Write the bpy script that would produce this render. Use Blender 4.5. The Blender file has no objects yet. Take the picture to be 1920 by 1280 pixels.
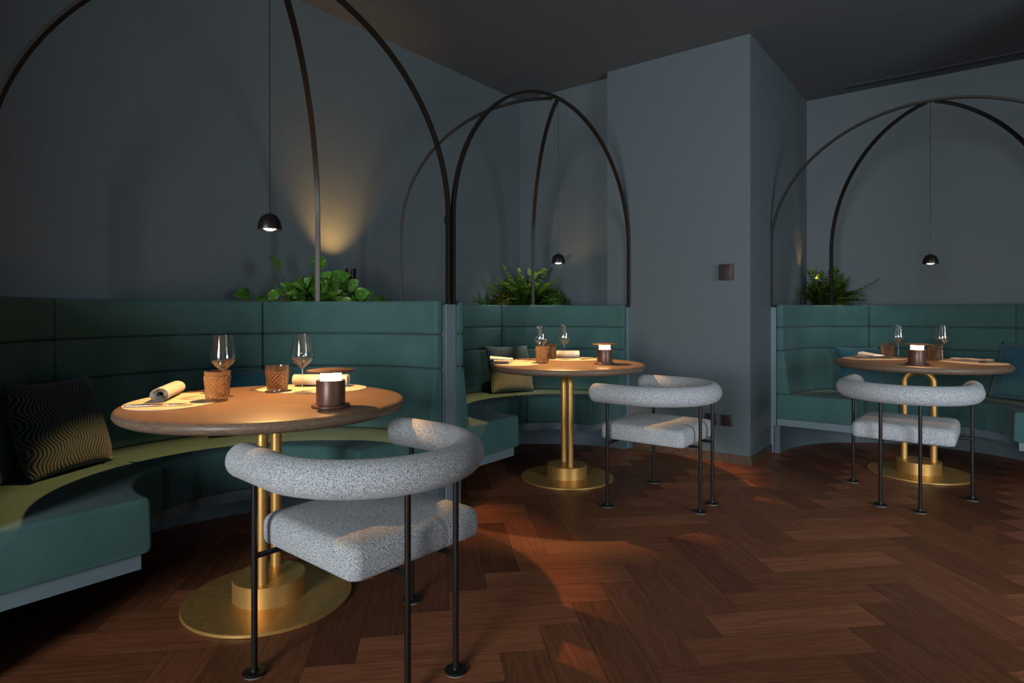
import bpy, bmesh, math, random
from mathutils import Vector, Matrix, Euler

PI = math.pi
sc = bpy.context.scene
COL = sc.collection
rnd = random.Random(7)

# ------------------------------------------------------------------ materials
def new_mat(name):
    m = bpy.data.materials.new(name); m.use_nodes = True
    nt = m.node_tree; nt.nodes.clear()
    out = nt.nodes.new('ShaderNodeOutputMaterial')
    return m, nt, out

def node(nt, t, **kw):
    n = nt.nodes.new(t)
    for k, v in kw.items():
        if k in n.inputs.keys(): n.inputs[k].default_value = v
        else: setattr(n, k, v)
    return n

def link(nt, a, b): nt.links.new(a, b)

def pbsdf(nt, out, base=(0.5, 0.5, 0.5), rough=0.5, metal=0.0, spec=0.5, sheen=0.0):
    p = nt.nodes.new('ShaderNodeBsdfPrincipled')
    p.inputs['Base Color'].default_value = (*base, 1)
    p.inputs['Roughness'].default_value = rough
    p.inputs['Metallic'].default_value = metal
    p.inputs['Specular IOR Level'].default_value = spec
    if sheen:
        p.inputs['Sheen Weight'].default_value = sheen
        p.inputs['Sheen Roughness'].default_value = 0.5
    link(nt, p.outputs[0], out.inputs[0])
    return p

def coords(nt, kind='Object', scale=(1, 1, 1), rot=(0, 0, 0)):
    tc = nt.nodes.new('ShaderNodeTexCoord')
    mp = nt.nodes.new('ShaderNodeMapping')
    mp.inputs['Scale'].default_value = scale
    mp.inputs['Rotation'].default_value = rot
    link(nt, tc.outputs[kind], mp.inputs[0])
    return mp.outputs[0]

def noise(nt, vec, scale=5, detail=2, rough=0.5, dist=0.0):
    n = nt.nodes.new('ShaderNodeTexNoise')
    n.inputs['Scale'].default_value = scale
    n.inputs['Detail'].default_value = detail
    n.inputs['Roughness'].default_value = rough
    n.inputs['Distortion'].default_value = dist
    if vec is not None: link(nt, vec, n.inputs['Vector'])
    return n.outputs['Fac']

def ramp(nt, fac, stops, interp='LINEAR'):
    r = nt.nodes.new('ShaderNodeValToRGB')
    r.color_ramp.interpolation = interp
    e = r.color_ramp.elements
    while len(e) < len(stops): e.new(0.5)
    for i, (p, c) in enumerate(stops):
        e[i].position = p; e[i].color = (*c, 1)
    link(nt, fac, r.inputs[0])
    return r.outputs[0]

def bump(nt, p, h, strength=0.2, dist=0.002):
    b = nt.nodes.new('ShaderNodeBump')
    b.inputs['Strength'].default_value = strength
    b.inputs['Distance'].default_value = dist
    link(nt, h, b.inputs['Height'])
    link(nt, b.outputs[0], p.inputs['Normal'])

def math_n(nt, op, a, b=None):
    n = nt.nodes.new('ShaderNodeMath'); n.operation = op
    for i, v in enumerate((a, b)):
        if v is None: continue
        if isinstance(v, (int, float)): n.inputs[i].default_value = v
        else: link(nt, v, n.inputs[i])
    return n.outputs[0]

def mixc(nt, fac, a, b, mode='MIX'):
    n = nt.nodes.new('ShaderNodeMix'); n.data_type = 'RGBA'; n.blend_type = mode
    if isinstance(fac, (int, float)): n.inputs[0].default_value = fac
    else: link(nt, fac, n.inputs[0])
    for s, v in ((6, a), (7, b)):
        if isinstance(v, tuple): n.inputs[s].default_value = (*v, 1)
        else: link(nt, v, n.inputs[s])
    return n.outputs[2]

def m_plain(name, base, rough=0.5, metal=0.0, spec=0.5, nscale=0, namp=0.1, bstr=0.0):
    m, nt, out = new_mat(name)
    p = pbsdf(nt, out, base, rough, metal, spec)
    if nscale:
        v = coords(nt)
        f = noise(nt, v, nscale, 3)
        lo = tuple(c * (1 - namp) for c in base); hi = tuple(min(1, c * (1 + namp)) for c in base)
        link(nt, ramp(nt, f, [(0.3, lo), (0.7, hi)]), p.inputs['Base Color'])
        if bstr: bump(nt, p, f, bstr, 0.001)
    return m

M = {}
M['paint'] = m_plain('blue_grey_wall_paint', (0.099, 0.121, 0.131), 0.55, 0, 0.35, 60, 0.03, 0.05)
M['ceil'] = m_plain('dark_ceiling_paint', (0.105, 0.118, 0.128), 0.7, 0, 0.25, 50, 0.03, 0.04)
M['white'] = m_plain('warm_white_bounce_paint', (0.42, 0.41, 0.40), 0.6, 0, 0.3, 40, 0.02)
M['panel'] = m_plain('blue_grey_lacquer', (0.135, 0.18, 0.205), 0.42, 0, 0.4, 30, 0.03)
M['black'] = m_plain('black_powder_coat', (0.012, 0.0105, 0.010), 0.38, 0.35, 0.5, 300, 0.15)
M['bronze_bar'] = m_plain('dark_bronze_bar', (0.022, 0.0155, 0.0125), 0.36, 0.5, 0.5, 200, 0.15)
M['leg'] = m_plain('dark_bronze_leg', (0.030, 0.024, 0.022), 0.3, 0.6, 0.5, 200, 0.1)
M['glide'] = m_plain('grey_felt_glide', (0.22, 0.21, 0.2), 0.8)
M['lampbrown'] = m_plain('chocolate_brown_metal', (0.135, 0.062, 0.042), 0.38, 0.3, 0.5, 150, 0.06)
M['bakelite'] = m_plain('brown_socket_plastic', (0.035, 0.026, 0.024), 0.3, 0.0, 0.5)
M['baseboard'] = m_plain('brown_wood_skirting', (0.085, 0.048, 0.032), 0.45, 0, 0.4, 30, 0.25)
M['plinth'] = m_plain('blue_grey_plinth', (0.085, 0.11, 0.125), 0.5, 0, 0.3, 30, 0.04)
M['soil'] = m_plain('dark_soil', (0.02, 0.014, 0.01), 0.95, 0, 0.1, 60, 0.5, 0.6)
M['mat'] = m_plain('tan_leather_placemat', (0.62, 0.53, 0.41), 0.55, 0, 0.35, 180, 0.05, 0.1)
M['steel'] = m_plain('polished_steel', (0.72, 0.66, 0.6), 0.16, 1.0)
M['vent'] = m_plain('black_vent_slot', (0.012, 0.013, 0.015), 0.6)
M['stem'] = m_plain('green_stem', (0.06, 0.11, 0.02), 0.5)
M['moss'] = m_plain('olive_moss', (0.075, 0.085, 0.012), 0.8, 0, 0.2, 90, 0.6, 0.5)

# brushed brass: fine stretched noise
m, nt, out = new_mat('brushed_brass')
p = pbsdf(nt, out, (0.50, 0.315, 0.115), 0.34, 0.72)
f = noise(nt, coords(nt, 'Object', (40, 40, 900)), 1.0, 2)
link(nt, ramp(nt, f, [(0.3, (0.66, 0.36, 0.105)), (0.7, (0.78, 0.44, 0.14))]), p.inputs['Base Color'])
f2 = math_n(nt, 'MULTIPLY_ADD', f, 0.12); f2.node.inputs[2].default_value = 0.36
link(nt, f2, p.inputs['Roughness'])
M['brass'] = m

# teal wool upholstery
def m_fabric(name, lo, hi, scale=420, b=0.35, sheen=0.08):
    m, nt, out = new_mat(name)
    p = pbsdf(nt, out, hi, 0.85, 0, 0.2, sheen)
    v = coords(nt)
    a = noise(nt, v, scale, 2, 0.6)
    w = noise(nt, v, 7, 3)
    c = ramp(nt, a, [(0.32, lo), (0.68, hi)])
    c2 = mixc(nt, 0.22, c, ramp(nt, w, [(0.3, lo), (0.7, hi)]))
    link(nt, c2, p.inputs['Base Color'])
    bump(nt, p, a, b, 0.0012)
    return m
M['teal'] = m_fabric('teal_wool_upholstery', (0.026, 0.076, 0.072), (0.080, 0.166, 0.156), 560)

# salt and pepper boucle
m, nt, out = new_mat('grey_boucle')
p = pbsdf(nt, out, (0.4, 0.4, 0.4), 0.9, 0, 0.15, 0.2)
v = coords(nt)
a = noise(nt, v, 430, 2, 0.6)
b = noise(nt, v, 190, 2, 0.5)
c = ramp(nt, a, [(0.34, (0.035, 0.042, 0.068)), (0.46, (0.28, 0.295, 0.325)), (0.60, (0.74, 0.73, 0.715))])
link(nt, c, p.inputs['Base Color'])
bump(nt, p, a, 0.7, 0.003)
M['boucle'] = m

# table top walnut
def m_wood(name, lo, mid, hi, rough, stretch, use_uv=False, tone=None, spec=0.4, ring_amp=0.07):
    m, nt, out = new_mat(name)
    p = pbsdf(nt, out, mid, rough, 0, spec)
    v = coords(nt, 'UV' if use_uv else 'Object', stretch)
    if tone:
        at = nt.nodes.new('ShaderNodeAttribute'); at.attribute_name = tone
        add = nt.nodes.new('ShaderNodeVectorMath'); add.operation = 'ADD'
        cx = nt.nodes.new('ShaderNodeCombineXYZ')
        for i in range(3):
            link(nt, math_n(nt, 'MULTIPLY', at.outputs['Fac'], (37.0, 53.0, 91.0)[i]), cx.inputs[i])
        link(nt, v, add.inputs[0]); link(nt, cx.outputs[0], add.inputs[1])
        v = add.outputs[0]
    big = noise(nt, v, 1.0, 3, 0.55, 1.6)
    rings = math_n(nt, 'SINE', math_n(nt, 'MULTIPLY', big, 52.0))
    fine_n = nt.nodes.new('ShaderNodeVectorMath'); fine_n.operation = 'MULTIPLY'
    link(nt, v, fine_n.inputs[0]); fine_n.inputs[1].default_value = (3.0, 16, 16)
    fine = noise(nt, fine_n.outputs[0], 1.0, 3, 0.6)
    g = math_n(nt, 'ADD', math_n(nt, 'MULTIPLY', rings, ring_amp), fine)
    c = ramp(nt, g, [(0.28, lo), (0.5, mid), (0.74, hi)])
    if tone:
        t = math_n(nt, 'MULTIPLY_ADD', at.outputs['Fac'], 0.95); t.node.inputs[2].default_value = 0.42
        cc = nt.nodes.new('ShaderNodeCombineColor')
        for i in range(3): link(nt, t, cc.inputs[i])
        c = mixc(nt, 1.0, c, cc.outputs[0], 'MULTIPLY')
    link(nt, c, p.inputs['Base Color'])
    bump(nt, p, g, 0.05, 0.0005)
    rr = math_n(nt, 'MULTIPLY_ADD', fine, 0.2); rr.node.inputs[2].default_value = rough - 0.1
    link(nt, rr, p.inputs['Roughness'])
    return m
M['tabletop'] = m_wood('walnut_tabletop', (0.115, 0.074, 0.050), (0.175, 0.114, 0.076), (0.225, 0.150, 0.102), 0.40, (1.3, 14, 14), ring_amp=0.045)
M['floor'] = m_wood('smoked_oak_parquet', (0.185, 0.060, 0.027), (0.24, 0.083, 0.038), (0.30, 0.108, 0.051), 0.42, (1.1, 6.5, 1), True, 'tone', 0.16, 0.08)
M['gap'] = m_plain('dark_floor_joint', (0.03, 0.02, 0.014), 0.6)

# patterned cushions: interlaced zigzag lines
def m_pillow(name, dark, light, freq=30):
    m, nt, out = new_mat(name)
    p = pbsdf(nt, out, dark, 0.85, 0, 0.2, 0.2)
    tc = nt.nodes.new('ShaderNodeTexCoord')
    sp = nt.nodes.new('ShaderNodeSeparateXYZ'); link(nt, tc.outputs['UV'], sp.inputs[0])
    u, w = sp.outputs[0], sp.outputs[1]
    # triangle wave of v shifts the vertical lines sideways; the shift flips from column to column
    tri = math_n(nt, 'PINGPONG', math_n(nt, 'ADD', math_n(nt, 'MULTIPLY', w, 7.0), math_n(nt, 'MULTIPLY', math_n(nt, 'SINE', math_n(nt, 'MULTIPLY', u, 9.0)), 0.3)), 1.0)
    sm = math_n(nt, 'SMOOTH_MAX', math_n(nt, 'SMOOTH_MIN', tri, 0.78), 0.22); sm.node.inputs[2].default_value = 0.2
    x = math_n(nt, 'ADD', u, math_n(nt, 'MULTIPLY', sm, 0.105))
    s = math_n(nt, 'SINE', math_n(nt, 'MULTIPLY', x, freq * 2 * PI))
    c = ramp(nt, math_n(nt, 'MULTIPLY_ADD', s, 0.5), [(0.40, dark), (0.70, light)])
    c.node.inputs[0].links[0].from_node.inputs[2].default_value = 0.5
    link(nt, c, p.inputs['Base Color'])
    bump(nt, p, s, 0.35, 0.002)
    return m
M['pillow_a'] = m_pillow('navy_zigzag_cushion', (0.010, 0.020, 0.027), (0.085, 0.120, 0.125), 29)
M['pillow_b'] = m_pillow('teal_zigzag_cushion', (0.014, 0.070, 0.100), (0.040, 0.130, 0.170), 27)
M['pillow_c'] = m_pillow('grey_teal_zigzag_cushion', (0.030, 0.055, 0.06), (0.21, 0.25, 0.22), 27)

# napkin linen
M['linen'] = m_fabric('cream_linen', (0.84, 0.82, 0.80), (0.93, 0.92, 0.91), 600, 0.2, 0.1)

# clear glass as a thin shell: mostly see-through, mirror at grazing angles
def m_glass(name, tint, gl=(1, 1, 1), f0=0.05, rough=0.0, body=0.0, bodycol=(1, 1, 1), ior=1.5):
    m, nt, out = new_mat(name)
    tr = node(nt, 'ShaderNodeBsdfTransparent'); tr.inputs[0].default_value = (*tint, 1)
    g = node(nt, 'ShaderNodeBsdfGlossy'); g.inputs[0].default_value = (*gl, 1); g.inputs['Roughness'].default_value = rough
    fr = node(nt, 'ShaderNodeFresnel')
    geo = nt.nodes.new('ShaderNodeNewGeometry')
    mul = math_n(nt, 'MULTIPLY_ADD', geo.outputs['Backfacing'], 1 / ior - ior); mul.node.inputs[2].default_value = ior
    link(nt, mul, fr.inputs['IOR'])
    fa = math_n(nt, 'ADD', fr.outputs[0], f0)
    mx = node(nt, 'ShaderNodeMixShader'); link(nt, fa, mx.inputs[0]); link(nt, tr.outputs[0], mx.inputs[1]); link(nt, g.outputs[0], mx.inputs[2])
    last = mx.outputs[0]
    if body:
        d = node(nt, 'ShaderNodeBsdfRefraction'); d.inputs['Color'].default_value = (*bodycol, 1); d.inputs['Roughness'].default_value = 0.08; d.inputs['IOR'].default_value = 1.4
        tl = node(nt, 'ShaderNodeBsdfTranslucent'); tl.inputs[0].default_value = (*bodycol, 1)
        mm = node(nt, 'ShaderNodeMixShader'); mm.inputs[0].default_value = 0.5
        link(nt, d.outputs[0], mm.inputs[1]); link(nt, tl.outputs[0], mm.inputs[2])
        m2 = node(nt, 'ShaderNodeMixShader'); m2.inputs[0].default_value = body
        link(nt, last, m2.inputs[1]); link(nt, mm.outputs[0], m2.inputs[2]); last = m2.outputs[0]
    link(nt, last, out.inputs[0])
    return m
M['glass'] = m_glass('clear_wine_glass', (0.985, 0.985, 0.98), (1, 1, 1), 0.045)
m, nt, out = new_mat('amber_cut_glass')
tr = node(nt, 'ShaderNodeBsdfTransparent'); tr.inputs[0].default_value = (0.98, 0.90, 0.83, 1)
gb = node(nt, 'ShaderNodeBsdfGlass'); gb.inputs['Color'].default_value = (1.0, 0.91, 0.84, 1); gb.inputs['Roughness'].default_value = 0.01; gb.inputs['IOR'].default_value = 1.45
tl = node(nt, 'ShaderNodeBsdfTranslucent'); tl.inputs[0].default_value = (1.0, 0.80, 0.66, 1)
mx = node(nt, 'ShaderNodeMixShader'); mx.inputs[0].default_value = 0.85
link(nt, tr.outputs[0], mx.inputs[1]); link(nt, gb.outputs[0], mx.inputs[2])
m2 = node(nt, 'ShaderNodeMixShader'); m2.inputs[0].default_value = 0.12
link(nt, mx.outputs[0], m2.inputs[1]); link(nt, tl.outputs[0], m2.inputs[2]); link(nt, m2.outputs[0], out.inputs[0])
M['amber'] = m
M['pane'] = m_glass('window_pane_glass', (0.95, 0.97, 0.98), (1, 1, 1), 0.0)

def m_emit(name, col, strength):
    m, nt, out = new_mat(name)
    e = node(nt, 'ShaderNodeEmission'); e.inputs[0].default_value = (*col, 1); e.inputs[1].default_value = strength
    link(nt, e.outputs[0], out.inputs[0])
    return m
M['glow'] = m_emit('table_lamp_glow', (1.0, 0.60, 0.27), 26)
M['lens'] = m_emit('pendant_lens', (1.0, 0.80, 0.56), 9)
M['uplens'] = m_emit('uplight_lens', (1.0, 0.74, 0.36), 6)

# leaves
def m_leaf(name, lo, hi, vein, vari=0.0, nsc=14):
    m, nt, out = new_mat(name)
    p = pbsdf(nt, out, lo, 0.38, 0, 0.45)
    v = coords(nt)
    f = noise(nt, v, nsc, 2)
    c = ramp(nt, f, [(0.3, lo), (0.7, hi)])
    if vari:
        f2 = noise(nt, v, 70, 3, 0.7)
        c = mixc(nt, ramp(nt, f2, [(0.62 - vari * 0.2, (0, 0, 0)), (0.66, (1, 1, 1))]), c, vein)
    link(nt, c, p.inputs['Base Color'])
    tl = node(nt, 'ShaderNodeBsdfTranslucent'); link(nt, c, tl.inputs[0])
    mx = node(nt, 'ShaderNodeMixShader'); mx.inputs[0].default_value = 0.25
    link(nt, p.outputs[0], mx.inputs[1]); link(nt, tl.outputs[0], mx.inputs[2]); link(nt, mx.outputs[0], out.inputs[0])
    return m
M['pothos'] = m_leaf('pothos_leaf', (0.035, 0.15, 0.013), (0.09, 0.27, 0.026), (0.36, 0.46, 0.11), 0.3)
M['fern'] = m_leaf('fern_leaf', (0.07, 0.17, 0.014), (0.16, 0.30, 0.03), (0.2, 0.3, 0.05))
M['fern_dark'] = m_leaf('dark_fern_leaf', (0.035, 0.085, 0.012), (0.085, 0.15, 0.02), (0.2, 0.3, 0.05))
M['ivy'] = m_leaf('ivy_leaf', (0.035, 0.095, 0.012), (0.075, 0.16, 0.02), (0.2, 0.3, 0.05))
M['grass_red'] = m_leaf('reddish_grass_blade', (0.10, 0.075, 0.03), (0.17, 0.15, 0.07), (0.2, 0.3, 0.05))
M['heath'] = m_leaf('brown_heath', (0.075, 0.055, 0.012), (0.15, 0.10, 0.02), (0.2, 0.3, 0.05), 0, 40)

# ------------------------------------------------------------------ mesh helpers
def obj(name, bm, mat, parent=None, smooth=True, angle=35, loc=None, rot=None):
    bmesh.ops.recalc_face_normals(bm, faces=bm.faces)
    me = bpy.data.meshes.new(name); bm.to_mesh(me); bm.free()
    if smooth:
        me.polygons.foreach_set('use_smooth', [True] * len(me.polygons))
        me.set_sharp_from_angle(angle=math.radians(angle))
    me.materials.append(mat)
    o = bpy.data.objects.new(name, me); COL.objects.link(o)
    if parent: o.parent = parent
    if loc: o.location = loc
    if rot: o.rotation_euler = rot
    return o

def tag(o, label, cat, group=None, kind=None):
    if label: o['label'] = label
    if cat: o['category'] = cat
    if group: o['group'] = group
    if kind: o['kind'] = kind
    return o

def thing(name, label, cat, loc=(0, 0, 0), rz=0.0, group=None):
    o = bpy.data.objects.new(name, None); COL.objects.link(o)
    o.empty_display_size = 0.1
    o.location = loc; o.rotation_euler = (0, 0, rz)
    return tag(o, label, cat, group)

def struct(name, bm, mat, smooth=False):
    o = obj(name, bm, mat, None, smooth); o['kind'] = 'structure'; return o

def dup(root, loc, rz, label, group=None):
    r = root.copy(); COL.objects.link(r); r.location = loc; r.rotation_euler = (0, 0, rz)
    r['label'] = label
    if group: r['group'] = group
    for ch in list(root.children):
        c = ch.copy(); COL.objects.link(c); c.parent = r
        for g in list(ch.children):
            d = g.copy(); COL.objects.link(d); d.parent = c
    return r

def box(bm, x0, x1, y0, y1, z0, z1):
    vs = [bm.verts.new((x, y, z)) for z in (z0, z1) for x, y in ((x0, y0), (x1, y0), (x1, y1), (x0, y1))]
    for f in ((0, 3, 2, 1), (4, 5, 6, 7), (0, 1, 5, 4), (1, 2, 6, 5), (2, 3, 7, 6), (3, 0, 4, 7)):
        bm.faces.new([vs[i] for i in f])
    return vs

def rbox(x0, x1, y0, y1, z0, z1, r, seg=3):
    bm = bmesh.new(); box(bm, x0, x1, y0, y1, z0, z1)
    bmesh.ops.bevel(bm, geom=bm.edges[:], offset=r, segments=seg, profile=0.5, affect='EDGES')
    return bm

def lathe(profile, seg=48, bm=None, rfun=None):
    """profile: list of (r, z) from bottom axis to top axis; r == 0 closes with a fan"""
    bm = bm or bmesh.new()
    rings = []
    for j, (r, z) in enumerate(profile):
        if r < 1e-6: rings.append([bm.verts.new((0, 0, z))])
        else:
            ring = []
            for i in range(seg):
                a = 2 * PI * i / seg
                rr = r + (rfun(i, j) if rfun else 0)
                ring.append(bm.verts.new((rr * math.cos(a), rr * math.sin(a), z)))
            rings.append(ring)
    for A, B in zip(rings, rings[1:]):
        if len(A) == 1 and len(B) == 1: continue
        for i in range(seg):
            k = (i + 1) % seg
            if len(A) == 1: bm.faces.new((A[0], B[k], B[i]))
            elif len(B) == 1: bm.faces.new((A[i], A[k], B[0]))
            else: bm.faces.new((A[i], A[k], B[k], B[i]))
    return bm

def sweep(path, section, bm=None, up=Vector((0, 0, 1)), closed_caps=True, scales=None, side=None):
    """sweep a closed 2D section (list of (a, b)) along path; a goes along `side`, b along the remaining normal"""
    bm = bm or bmesh.new()
    P = [Vector(p) for p in path]; n = len(P); rings = []
    prev = None
    for i in range(n):
        t = (P[min(i + 1, n - 1)] - P[max(i - 1, 0)]).normalized()
        if side is not None: a = Vector(side)
        else:
            a = t.cross(up) if abs(t.dot(up)) < 0.98 else (prev if prev is not None else Vector((1, 0, 0)))
            if prev is not None and a.dot(prev) < 0: a = -a
        a = (a - t * a.dot(t)).normalized(); prev = a
        b = t.cross(a).normalized()
        s = scales[i] if scales else 1.0
        rings.append([bm.verts.new(P[i] + a * (x * s) + b * (y * s)) for x, y in section])
    m = len(section)
    for A, B in zip(rings, rings[1:]):
        for i in range(m):
            k = (i + 1) % m
            bm.faces.new((A[i], A[k], B[k], B[i]))
    if closed_caps:
        bm.faces.new(rings[0][::-1]); bm.faces.new(rings[-1])
    return bm

def circ(r, n=12): return [(r * math.cos(2 * PI * i / n), r * math.sin(2 * PI * i / n)) for i in range(n)]
def rect(w, h, c=0.0):
    a, b = w / 2, h / 2
    if not c: return [(-a, -b), (a, -b), (a, b), (-a, b)]
    return [(-a + c, -b), (a - c, -b), (a, -b + c), (a, b - c), (a - c, b), (-a + c, b), (-a, b - c), (-a, -b + c)]

def disc_prism(pts, z0, z1, bm=None):
    bm = bm or bmesh.new()
    A = [bm.verts.new((x, y, z0)) for x, y in pts]; B = [bm.verts.new((x, y, z1)) for x, y in pts]
    n = len(pts)
    bm.faces.new(A[::-1]); bm.faces.new(B)
    for i in range(n):
        k = (i + 1) % n
        bm.faces.new((A[i], A[k], B[k], B[i]))
    return bm

# ------------------------------------------------------------------ room shell
H_CEIL = 3.05
XL, YB, YC, XC, XP, YR = -3.42, 4.575, 4.455, -1.302, -2.44, 6.20   # left wall, back wall, pier front, pier side, pier step, recess wall
XR, YREAR = 3.4, -4.2

def wall(name, x0, x1, y0, y1, z0=0.0, z1=H_CEIL, mat='paint'):
    bm = bmesh.new(); box(bm, x0, x1, y0, y1, z0, z1); return struct(name, bm, M[mat])
wall('wall_left', XL - 0.12, XL, YREAR, YB + 0.12)
wall('wall_back', XL, XP, YB, YB + 0.12)
wall('wall_pier', XP, XC, YC, YR + 0.12)
wall('wall_recess', XC, XR, YR, YR + 0.12)
SY0, SY1 = 0.3, 2.3
bm = bmesh.new()
box(bm, XR, XR + 0.12, YREAR, SY0, 0, H_CEIL); box(bm, XR, XR + 0.12, SY1, YR + 0.12, 0, H_CEIL)
box(bm, XR, XR + 0.12, SY0, SY1, 0, 0.25); box(bm, XR, XR + 0.12, SY0, SY1, 2.45, H_CEIL)
struct('wall_right', bm, M['paint'])
bm = bmesh.new()
for a, b, c, d in ((SY0, SY0 + 0.05, 0.25, 2.45), (SY1 - 0.05, SY1, 0.25, 2.45), (SY0 + 0.05, SY1 - 0.05, 0.25, 0.30), (SY0 + 0.05, SY1 - 0.05, 2.40, 2.45)):
    box(bm, XR + 0.03, XR + 0.09, a, b, c, d)
struct('window_added', bm, M['black'])  # added window frame, an opening for the side fill light
wall('wall_nib_blocker', XL, -1.70, -1.62, -1.45)  # unseen wall added to shade the left wall from the rear window
wall('wall_slab_blocker', 1.3, 1.6, 0.35, 1.75)  # unseen slab added to block side light from the front left booth
wall('wall_recess_blocker', 0.765, 1.6, YC, YR)  # unseen block added to keep side light off the recess wall
# rear wall with a tall window
WX0, WX1, WZ0, WZ1 = -0.75, 0.95, 0.25, 2.55
bm = bmesh.new()
box(bm, XL, WX0, YREAR - 0.12, YREAR, 0, H_CEIL); box(bm, WX1, XR, YREAR - 0.12, YREAR, 0, H_CEIL)
box(bm, WX0, WX1, YREAR - 0.12, YREAR, 0, WZ0); box(bm, WX0, WX1, YREAR - 0.12, YREAR, WZ1, H_CEIL)
struct('wall_rear', bm, M['white'])  # unseen wall made pale to bounce light into the room
bm = bmesh.new()
for a, b, c, d in ((WX0, WX0 + 0.05, WZ0, WZ1), (WX1 - 0.05, WX1, WZ0, WZ1), (WX0 + 0.05, WX1 - 0.05, WZ0, WZ0 + 0.05), (WX0 + 0.05, WX1 - 0.05, WZ1 - 0.05, WZ1)):
    box(bm, a, b, YREAR - 0.09, YREAR - 0.03, c, d)
struct('window_1', bm, M['black'])
bm = bmesh.new(); box(bm, XL - 0.12, XR + 0.12, YREAR - 0.12, YR + 0.12, H_CEIL, H_CEIL + 0.1)
struct('ceiling', bm, M['ceil'])

# herringbone parquet, planks 0.15 x 0.60 m at 45 degrees to the walls
W, N4 = 0.15, 4
P0, Q0 = 0.2145, -0.0154
S2 = math.sqrt(0.5)
bm = bmesh.new()
uvl = bm.loops.layers.uv.new('UVMap')
tone = bm.faces.layers.float.new('tone')
prnd = random.Random(3)
g = 0.0006
def plank(p0, p1, q0, q1, along_p):
    cx, cy = ((p0 + p1) - (q0 + q1)) / 2 * S2, ((p0 + p1) + (q0 + q1)) / 2 * S2
    if not (XL - 0.3 < cx < XR + 0.3 and -2.2 < cy < YR + 0.3): return
    cor = [(p0 + g, q0 + g), (p1 - g, q0 + g), (p1 - g, q1 - g), (p0 + g, q1 - g)]
    vs = [bm.verts.new(((p - q) * S2, (p + q) * S2, 0)) for p, q in cor]
    f = bm.faces.new(vs); f[tone] = 0.38 + 0.55 * prnd.random() if along_p else 0.02 + 0.52 * prnd.random()  # random tone, plus directional grain sheen painted in as lighter planks along p
    for l, (p, q) in zip(f.loops, cor):
        l[uvl].uv = (p - p0, q - q0) if along_p else (q - q0, p - p0)
for j in range(-40, 80):
    for k in range(-12, 14):
        s = j + 8 * k                           # plank running along p in row j
        plank(s * W + P0, (s + N4) * W + P0, j * W + Q0, (j + 1) * W + Q0, True)
        i = j + 8 * k                           # plank running along q in column i
        plank(i * W + P0, (i + 1) * W + P0, (i - 7 - 0) * W + Q0 + 0 - 8 * k * W, (i - 3) * W + Q0 - 8 * k * W, False)
fl = struct('floor', bm, M['floor'])
bm = bmesh.new(); box(bm, XL - 0.12, XR + 0.12, YREAR - 0.12, YR + 0.12, -0.1, -0.0008)
bmf = obj('floor_base', bm, M['gap'], fl, False)

# brown skirting on the pier
bm = bmesh.new(); box(bm, -2.2, XC + 0.012, YC - 0.012, YC, 0, 0.062)
struct('baseboard_front', bm, M['baseboard'])
bm = bmesh.new(); box(bm, XC, XC + 0.012, YC, 4.978, 0, 0.062)
struct('baseboard_side', bm, M['baseboard'])

# linear ceiling vent
t = thing('linear_vent', 'thin dark slot vent in the ceiling along the recess wall', 'vent', (0.35, 6.035, H_CEIL))
bm = bmesh.new(); box(bm, -1.32, 1.6, -0.034, 0.034, -0.003, 0.0); obj('frame', bm, M['ceil'], t, False)
for y in (-0.016, 0.016):
    bm = bmesh.new(); box(bm, -1.31, 1.59, y - 0.008, y + 0.008, -0.0045, -0.003); obj('slot', bm, M['vent'], t, False)

# wall control and sockets on the pier
t = thing('wall_control', 'square dark brown control box on the blue-grey pier wall', 'wall switch', (-1.467, YC, 1.372))
obj('housing', rbox(-0.05, 0.05, -0.032, 0.0, -0.057, 0.057, 0.004), M['bakelite'], t)
obj('side_strip', rbox(0.030, 0.0505, -0.034, -0.031, -0.056, 0.056, 0.001, 1), M['lampbrown'], t)
def socket(x, label):
    t = thing('power_socket', label, 'socket', (x, YC, 0.302), 0, 'power sockets on the pier')
    obj('frame', rbox(-0.04, 0.04, -0.012, 0.0, -0.04, 0.04, 0.003), M['bakelite'], t)
    bm = lathe([(0.0235, -0.001), (0.0235, 0.0025), (0.020, 0.0025), (0.0185, -0.0005), (0, -0.0005)], 32)
    obj('recess', bm, M['black'], t, loc=(0, -0.012, 0), rot=(PI / 2, 0, 0))
socket(-1.464, 'brown wall socket beside the pier corner, fully in view')
socket(-1.577, 'brown wall socket half hidden behind the chair legs')

# ------------------------------------------------------------------ curved booths
EXT = 0.04
RP = 1.0            # outer radius of the booth between its end panels

def stations(th0, th1, straight0, straight1, n=18, rad=0.0):
    """list of (kind, value, distance to nearest end) along the booth, angle measured from +u"""
    st = []
    if straight0: st.append(('s', 1, 0.0))
    L = (th1 - th0)
    for i in range(n + 1): st.append(('a', th0 + L * i / n))
    if straight1: st.append(('s', -1, 0.0))
    return st

def place(st, r):
    if st[0] == 's': return Vector((st[1] * r, st[2], 0))
    return Vector((r * math.cos(st[1]), EXT + r * math.sin(st[1]), 0))

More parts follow.
